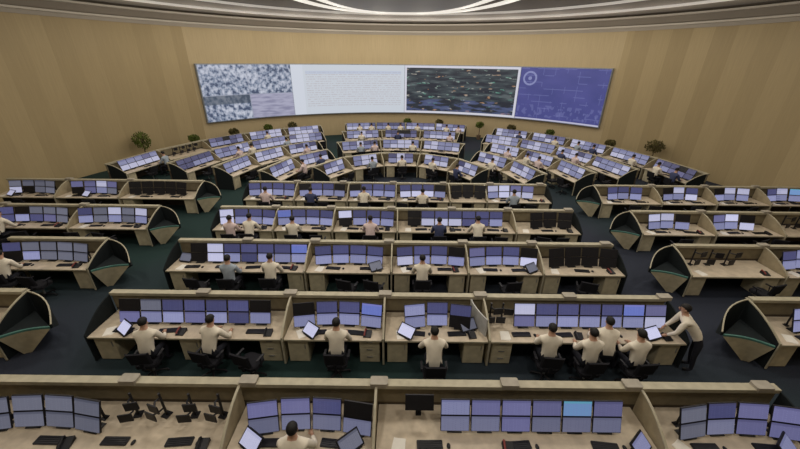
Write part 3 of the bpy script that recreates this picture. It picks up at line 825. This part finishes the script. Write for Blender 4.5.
for sg, rows in SIDES.items():
    for key, (ax, bays) in rows.items():
        Y, rn = ROWS[key]; F = T(0, Y); bn = SIDE_NAME[sg]
        xs = [v for bay in bays for v in bay[:2]]
        row_screen(F, min(xs) + (.06 if sg > 0 else 0), max(xs) - (.06 if sg < 0 else 0), [bay[1] if sg > 0 else bay[0] for bay in bays[:-1]], 'long olive screen with cream top rail, %s, %s' % (bn, rn))
        for i, (x0, x1, mx, up, lo, nbk) in enumerate(bays):
            where = '%s bay from aisle, %s, %s' % (ORD[i], bn, rn)
            worktop(F, x0 + .035, x1 - .035, 'beige worktop, ' + where, support=not (key in 'BC' or i == 0) or max(abs(x0), abs(x1)) > 17)
            n = max(len(up), len(lo))
            if n: bay_monitors(F, arange(mx, n), up, lo, where)
            for k in range(nbk): bracket(F, x0 + .5 + k * .55, -.32, (.3, -.2, .2, -.3)[k], 'bare black bracket, %s along, %s' % (ORD[k], where))
            desk_items(F, x0 + .3, x1 - .3, where, 2 if n else 0, ord(key) * 10 + i + 500 + sg * 200, 1 if key in 'CD' else 0, 1 if (n or key == 'C' or key == 'E') else 0)
            aisle_x = x0 if sg > 0 else x1
            divider(F, aisle_x, ('arched divider at aisle end, ' if i == 0 else 'arched olive divider before ') + where, i == 0, .06 if i == 0 else -.085)
            for xx, sd in ((x0 + .33, 'start'), (x1 - .33, 'finish')):
                if (sg > 0 and xx * 1 > 17) or xx < -17: continue
                if key in 'BC' or (i == 0): pedestal(F @ T(xx, -.70, 0), 'cream pedestal cabinet, %s of %s' % (sd, where), False, False)
        end_unit(F, ax - sg * .03, sg, 'aisle end of %s, %s' % (bn, rn))
terminal(FC, -12.45, -.94, R(-20), 'G', 'grey tilted touch terminal, camera-picture side, third row')
terminal(FE, -18.1, -.94, R(-20), 'W', 'white tilted touch terminal far from the aisle, camera-picture side, fifth row')
terminal(FE, -14.6, -.94, R(-20), 'W', 'white tilted touch terminal, second bay from aisle, camera-picture side, fifth row')

# ------------------------------------------------------------------ curved rows near the display wall
CYF = 17.0
FAR = []        # (name, radius, [(theta, half width, upper, lower)])
def auto_codes(r_, n, mode):
    U = {'light': 'LLVWLW', 'dark': 'DDDVK', 'mix': 'DVLWL', 'grey': 'VGVLG'}[mode]
    Lo = {'light': 'LWLWW', 'dark': 'VLDLL', 'mix': 'LWWWL', 'grey': 'LLVLL'}[mode]
    return ''.join(r_.choice(U) for _ in range(n)), ''.join(r_.choice(Lo) for _ in range(n))
far_def = []
def arc_row(wing, rowname, rad, a0, a1, modes, npeople=2, seed=0):
    far_def.append((wing, rowname, rad, a0, a1, modes, npeople, seed))
PS, BS, CS = 'camera-picture wing', 'blue-display wing', 'centre wing'
o1, o2, o3, o4 = 'outermost curved row', 'second curved row from wall', 'third curved row from wall', 'innermost curved row'
arc_row(PS, o1, 16.3, -84, -26, ['light', 'empty', 'dark', 'light', 'light'], 2, 1)
arc_row(PS, o2, 13.2, -81, -29, ['dark', 'light', 'light', 'mix'], 3, 2)
arc_row(PS, o3, 10.3, -82, -36, ['light', 'light', 'mix'], 3, 3)
arc_row(PS, o4, 7.5, -84, -40, ['light', 'mix'], 2, 4)
arc_row(CS, o1, 16.5, -18, 21, ['mix', 'dark', 'mix', 'light'], 2, 5)
arc_row(CS, o2, 12.85, -22, 22, ['light', 'dark', 'light'], 2, 6)
arc_row(CS, o3, 9.05, -30, 30, ['mix', 'light', 'light'], 2, 7)
arc_row(CS, o4, 5.1, -72, 72, ['mix', 'light', 'mix', 'light', 'mix'], 2, 8)
arc_row(BS, o1, 16.5, 30, 86, ['light', 'mix', 'light', 'light', 'dark'], 2, 9)
arc_row(BS, o2, 13.3, 31, 82, ['light', 'light', 'mix', 'light'], 3, 10)
arc_row(BS, o3, 10.5, 38, 84, ['light', 'mix', 'light'], 3, 11)
arc_row(BS, o4, 7.7, 42, 84, ['light', 'mix'], 2, 12)
for wing, rn, rad, a0, a1, modes, npeople, seed in far_def:
    r_ = random.Random(seed); n = len(modes); Ds = []
    joints = [R(a0 + (a1 - a0) * k / n) for k in range(n + 1)]
    P = [Vector((rad * math.sin(t), CYF + rad * math.cos(t))) for t in joints]
    # one continuous screen along the row
    sb, ub, rb = MB(), MB(), MB()
    frames = []
    for k in range(n):
        mid = (P[k] + P[k + 1]) / 2; d = P[k + 1] - P[k]; th = math.atan2(d.y, d.x); F = T(mid.x, mid.y, 0, th); L_ = d.length
        frames.append((F, L_))
        sb.box((0, 0, .42), (L_ + .02, .055, .80), F); ub.box((0, 0, 1.02), (L_ + .02, .055, .40), F); rb.box((0, 0, 1.26), (L_ + .04, .15, .08), F)
    o = put('desk_screen', sb.mesh('desk_screen', M['panel_dark'])); tag(o, 'curved dark screen with cream top rail, %s, %s' % (wing, rn), 'screen', 'long low screens behind the desks')
    put('upper_panel', ub.mesh('upper_panel', M['panel']), None, o); put('top_rail', rb.mesh('top_rail', M['rail']), None, o)
    for k, (F, L_) in enumerate(frames):
        where = '%s bay, %s, %s' % (ORD[k], wing, rn); mode = modes[k]
        shrink = math.tan((joints[1] - joints[0]) / 2) * DEPTH          # neighbours lean together towards the hall's centre
        hw = L_ / 2 - shrink - .03
        worktop(F, -hw, hw, 'beige worktop, ' + where)
        if k > 0:
            Fj = T(P[k].x, P[k].y, 0, -joints[k]); divider(Fj, 0, 'olive divider before ' + where)
        else:
            divider(T(P[k].x, P[k].y, 0, -joints[k]), 0, 'dark end panel at start of %s, %s' % (wing, rn), True)
        if k == n - 1: divider(T(P[k + 1].x, P[k + 1].y, 0, -joints[k + 1]), 0, 'dark end panel at finish of %s, %s' % (wing, rn), True)
        nm = max(2, int((2 * hw + .02) / .515)); nm = min(nm, 8)
        x0 = -(nm - 1) * .265
        if mode == 'empty':
            for q in range(4): bracket(F, -.75 + q * .5, -.32, r_.uniform(-.3, .3), 'bare bracket, %s along, %s' % (ORD[q], where))
        else:
            up, lo = auto_codes(r_, nm, mode)
            bay_monitors(F, arange(-(nm - 1) * .2575, nm, .515), up, lo, where, sag=0, group='stacked monitors of the curved rows', y_front=-.58)
        pedestal(F @ T(-hw + .35, -.70, 0), 'cream pedestal cabinet under ' + where, False, False)
        if mode != 'empty': small('keyboard', KEYB, F @ T(.1, -.82, Z_TOP), 'black keyboard, ' + where, 'keyboard', 'keyboards on the worktops')
        seats = [-hw * .16, hw * .62] if hw > 1.1 else [.1]
        for q, sx in enumerate(seats):
            at_ = ('%s seat of ' % ORD[q] if len(seats) > 1 else '') + where
            seat = F @ T(sx + r_.uniform(-.04, .04), -DEPTH - .36, 0, r_.uniform(-.2, .2))
            chair(seat, 'black office chair, ' + at_)
            if r_.random() < .5:
                sh = r_.choice(['white', 'white', 'white', 'blue', 'pink', 'navy'])
                person(seat, 'type', sh, '%s-shirted seated person, %s' % ({'white': 'cream', 'blue': 'grey-blue', 'pink': 'pink', 'navy': 'navy'}[sh], at_))

# ------------------------------------------------------------------ people and chairs of the near rows
def seated(key, x, dy, pose, shirt, label, yaw=0., ch=True, chlabel=None):
    Y = ROWS[key][0]; m = T(x, Y - DEPTH - .36 + dy, 0, yaw)
    person(m, pose, shirt, label)
    if ch: chair(m, chlabel or ('black office chair under ' + label.replace('person in ', '')))
SW = 'white'
seated('B', -5.66, .0, 'reach', SW, 'person in cream shirt typing in first bay of second row, near white terminal', .1)
seated('B', -4.30, .05, 'lean', SW, 'person in cream shirt leaning on desk, later half of first bay, second row', -.2)
seated('B', -1.40, .05, 'reach', SW, 'person in cream shirt in second bay of second row, beside white terminal')
seated('B', .78, -.26, 'lean', SW, 'person in cream shirt alone in third bay of second row')
seated('B', 3.38, .03, 'type', SW, 'person in cream shirt, first of the group in last bay, second row', -.1)
seated('B', 4.24, -.10, 'type', SW, 'person in cream shirt, second of the group in last bay, second row')
seated('B', 5.28, -.12, 'type', SW, 'person in cream shirt, third of the group in last bay, second row', .1)
seated('B', 4.76, .12, 'lean', SW, 'person in cream shirt leaning over desk between two seated people, second row', -.1, False)
person(T(6.98, ROWS['B'][0] - DEPTH - .02, 0, R(62)), 'stand', SW, 'person in cream shirt standing at aisle end of second row, leaning to terminal')
seated('C', -5.05, .0, 'type', 'blue', 'person in grey-blue shirt in first bay of third row')
seated('C', -3.85, .05, 'reach', SW, 'person in cream shirt in first bay of third row')
seated('C', .68, .05, 'reach', SW, 'person in cream shirt in third bay of third row')
seated('C', -11.82, .05, 'reach', SW, 'person in cream shirt, camera-picture side, third row', .2)
seated('D', -6.25, .0, 'type', 'pink', 'person in pink shirt in first bay of fourth row')
seated('D', -5.60, .04, 'lean', SW, 'person in cream shirt in first bay of fourth row')
seated('D', -3.95, .0, 'type', SW, 'person in cream shirt in second bay of fourth row')
seated('D', -1.1, .04, 'reach', 'pink', 'person in pink shirt in third bay of fourth row')
seated('D', 1.45, .03, 'type', 'navy', 'person in navy shirt in fourth bay of fourth row')
seated('D', 2.9, .03, 'lean', SW, 'person in cream shirt in fourth bay of fourth row')
seated('D', -14.9, .03, 'lean', SW, 'person in cream shirt, second bay from aisle, camera-picture side, fourth row')
seated('E', -6.05, .0, 'type', 'pink', 'person in pink shirt in first bay of fifth row')
seated('E', -4.03, .0, 'type', 'navy', 'person in navy shirt in second bay of fifth row')
seated('E', -1.65, .04, 'lean', SW, 'person in cream shirt in third bay of fifth row')
seated('E', 1.0, .0, 'type', SW, 'person in cream shirt in fourth bay of fifth row')
seated('E', 5.1, .0, 'type', 'blue', 'person in grey-blue shirt in last bay of fifth row')
seated('A', -1.68, .17, 'lean', SW, 'person in cream shirt at foot of picture, second bay of nearest row')
for key, xs in (('B', (-3.3, -6.9 + 1.5)), ('C', (-6.0, -1.55, 3.3, 5.6)), ('D', (-3.05, 3.7, 5.3, 5.9)), ('E', (-5.35, -3.4, .2, 5.9))):
    for k, x in enumerate(xs):
        if key == 'B': continue
        chair(T(x, ROWS[key][0] - DEPTH - .36, 0, rnd.uniform(-.4, .4)), 'empty black office chair, %s along central block, %s' % (ORD[k], ROWS[key][1]))
chair(T(-3.35, 7.25 - DEPTH - .38, 0, -.3), 'empty black office chair at finish of first bay, second row')
chair(T(-.75, 10.08 - DEPTH - .38, 0, -.3), 'empty black office chair beside divider of second bay, third row')
for key, sg, xs in (('C', -1, (-10.8,)), ('C', 1, (10.9, 13.2)), ('D', -1, (-10.9, -11.6 - .3, -13.9, -16.6)), ('D', 1, (10.4, 13.1, 13.9)), ('E', -1, (-13.9, -16.9)), ('E', 1, (10.5, 11.4, 13.2, 15.6))):
    for k, x in enumerate(xs):
        chair(T(x, ROWS[key][0] - DEPTH - .36, 0, rnd.uniform(-.4, .4)), 'empty black office chair, %s along %s, %s' % (ORD[k], SIDE_NAME[sg], ROWS[key][1]))

# ------------------------------------------------------------------ plants along the wall
def plant(loc, h, cr, leafmat, label, seed, pot_r=.2):
    r_ = random.Random(seed)
    e = bpy.data.objects.new('potted_plant', None); COL.objects.link(e); e.location = loc; tag(e, label, 'plant', 'potted plants along the wall')
    p = MB(); p.tube([(0, 0, 0), (0, 0, .38)], [pot_r * .8, pot_r], 12); put('pot', p.mesh('pot', M['pot']), None, e)
    t = MB(); t.tube([(0, 0, .3), (.03, 0, h * .5), (0, .02, h - cr[2])], [.035, .028, .02]); 
    for k in range(5):
        a = k * 1.3; t.tube([(0, .01, h - cr[2] * 1.3), (cr[0] * .6 * math.cos(a), cr[1] * .6 * math.sin(a), h - cr[2] * .5)], [.015, .008], 5)
    put('stem', t.mesh('stem', M['bark']), None, e)
    f = MB()
    for k in range(420):
        while True:
            q = Vector((r_.uniform(-1, 1), r_.uniform(-1, 1), r_.uniform(-1, 1)))
            if .25 < q.length < 1: break
        c = Vector((q.x * cr[0], q.y * cr[1], h - cr[2] + q.z * cr[2]))
        m_ = Matrix.Translation(c) @ Euler((r_.uniform(0, 6), r_.uniform(0, 6), r_.uniform(0, 6))).to_matrix().to_4x4()
        s_ = r_.uniform(.06, .11)
        f.poly([(-s_, 0, 0), (0, -s_ * .45, .01), (s_, 0, 0), (0, s_ * .45, .01)], [(0, 1, 2, 3)], 0, m_)
    put('foliage', f.mesh('foliage', leafmat), None, e)
plant((-17.3, 23.4, 0), 2.15, (.55, .5, .58), M['leaf'], 'tall round green potted tree by the wall, camera-picture side', 1, .26)
plant((17.1, 23.6, 0), 1.95, (.62, .5, .42), M['leaf_dry'], 'tall wide olive potted tree by the wall, blue-display side', 2, .26)
for k, (a, wing) in enumerate(((-60.5, PS), (-50, PS), (-40.5, PS), (-33.5, PS), (2, CS), (12, CS), (24.5, BS), (34, BS), (45, BS), (61, BS))):
    q = (17.25 * math.sin(R(a)), CYF + 17.25 * math.cos(R(a)), 0)
    kk = [i for i, (_, w_) in enumerate(((-60.5, PS), (-50, PS), (-40.5, PS), (-33.5, PS), (2, CS), (12, CS), (24.5, BS), (34, BS), (45, BS), (61, BS))) if w_ == wing].index(k)
    plant(q, 1.58, (.40, .3, .27), M['leaf_dry'] if k % 2 else M['leaf'], 'small bushy potted plant, %s along behind %s' % (ORD[kk], wing), 10 + k)

# ------------------------------------------------------------------ monitors: the 300 that show largest singly, the rest as one mass
inv = cam.matrix_world.inverted()
def size_of(s):
    p = inv @ s[0].translation
    return -1 / p.z if p.z < 0 else 0
mon_specs.sort(key=size_of, reverse=True)
SINGLE = 300
for mat, tier, code, label, group in mon_specs[:SINGLE]:
    h, disp, st, dp, hb = MON[tier]
    o = put('monitor', h, mat); tag(o, label, 'monitor', group)
    if code in disp: put('display', disp[code], None, o)
    put('stand', st, None, o)
rest = mon_specs[SINGLE:]
if rest:
    mb = MB(); order = 'DLWVGBMC'
    for mat, tier, code, label, group in rest:
        h, disp, st, dp, hb = MON[tier]
        mb.poly([tuple(v.co) for v in h.vertices], [tuple(p.vertices) for p in h.polygons], 0, mat)
        mb.poly([tuple(v.co) for v in st.vertices], [tuple(p.vertices) for p in st.polygons], 0, mat)
        if code in disp: mb.poly(dp.v, dp.f, 1 + order.index(code), mat)
    o = put('distant_monitors', mb.mesh('distant_monitors', [M['dark']] + [SCREEN[c] for c in order]))
    tag(o, 'mass of small lit monitors on the curved rows nearest the display wall', 'monitors'); o['kind'] = 'stuff'
print('MONITORS', len(mon_specs))
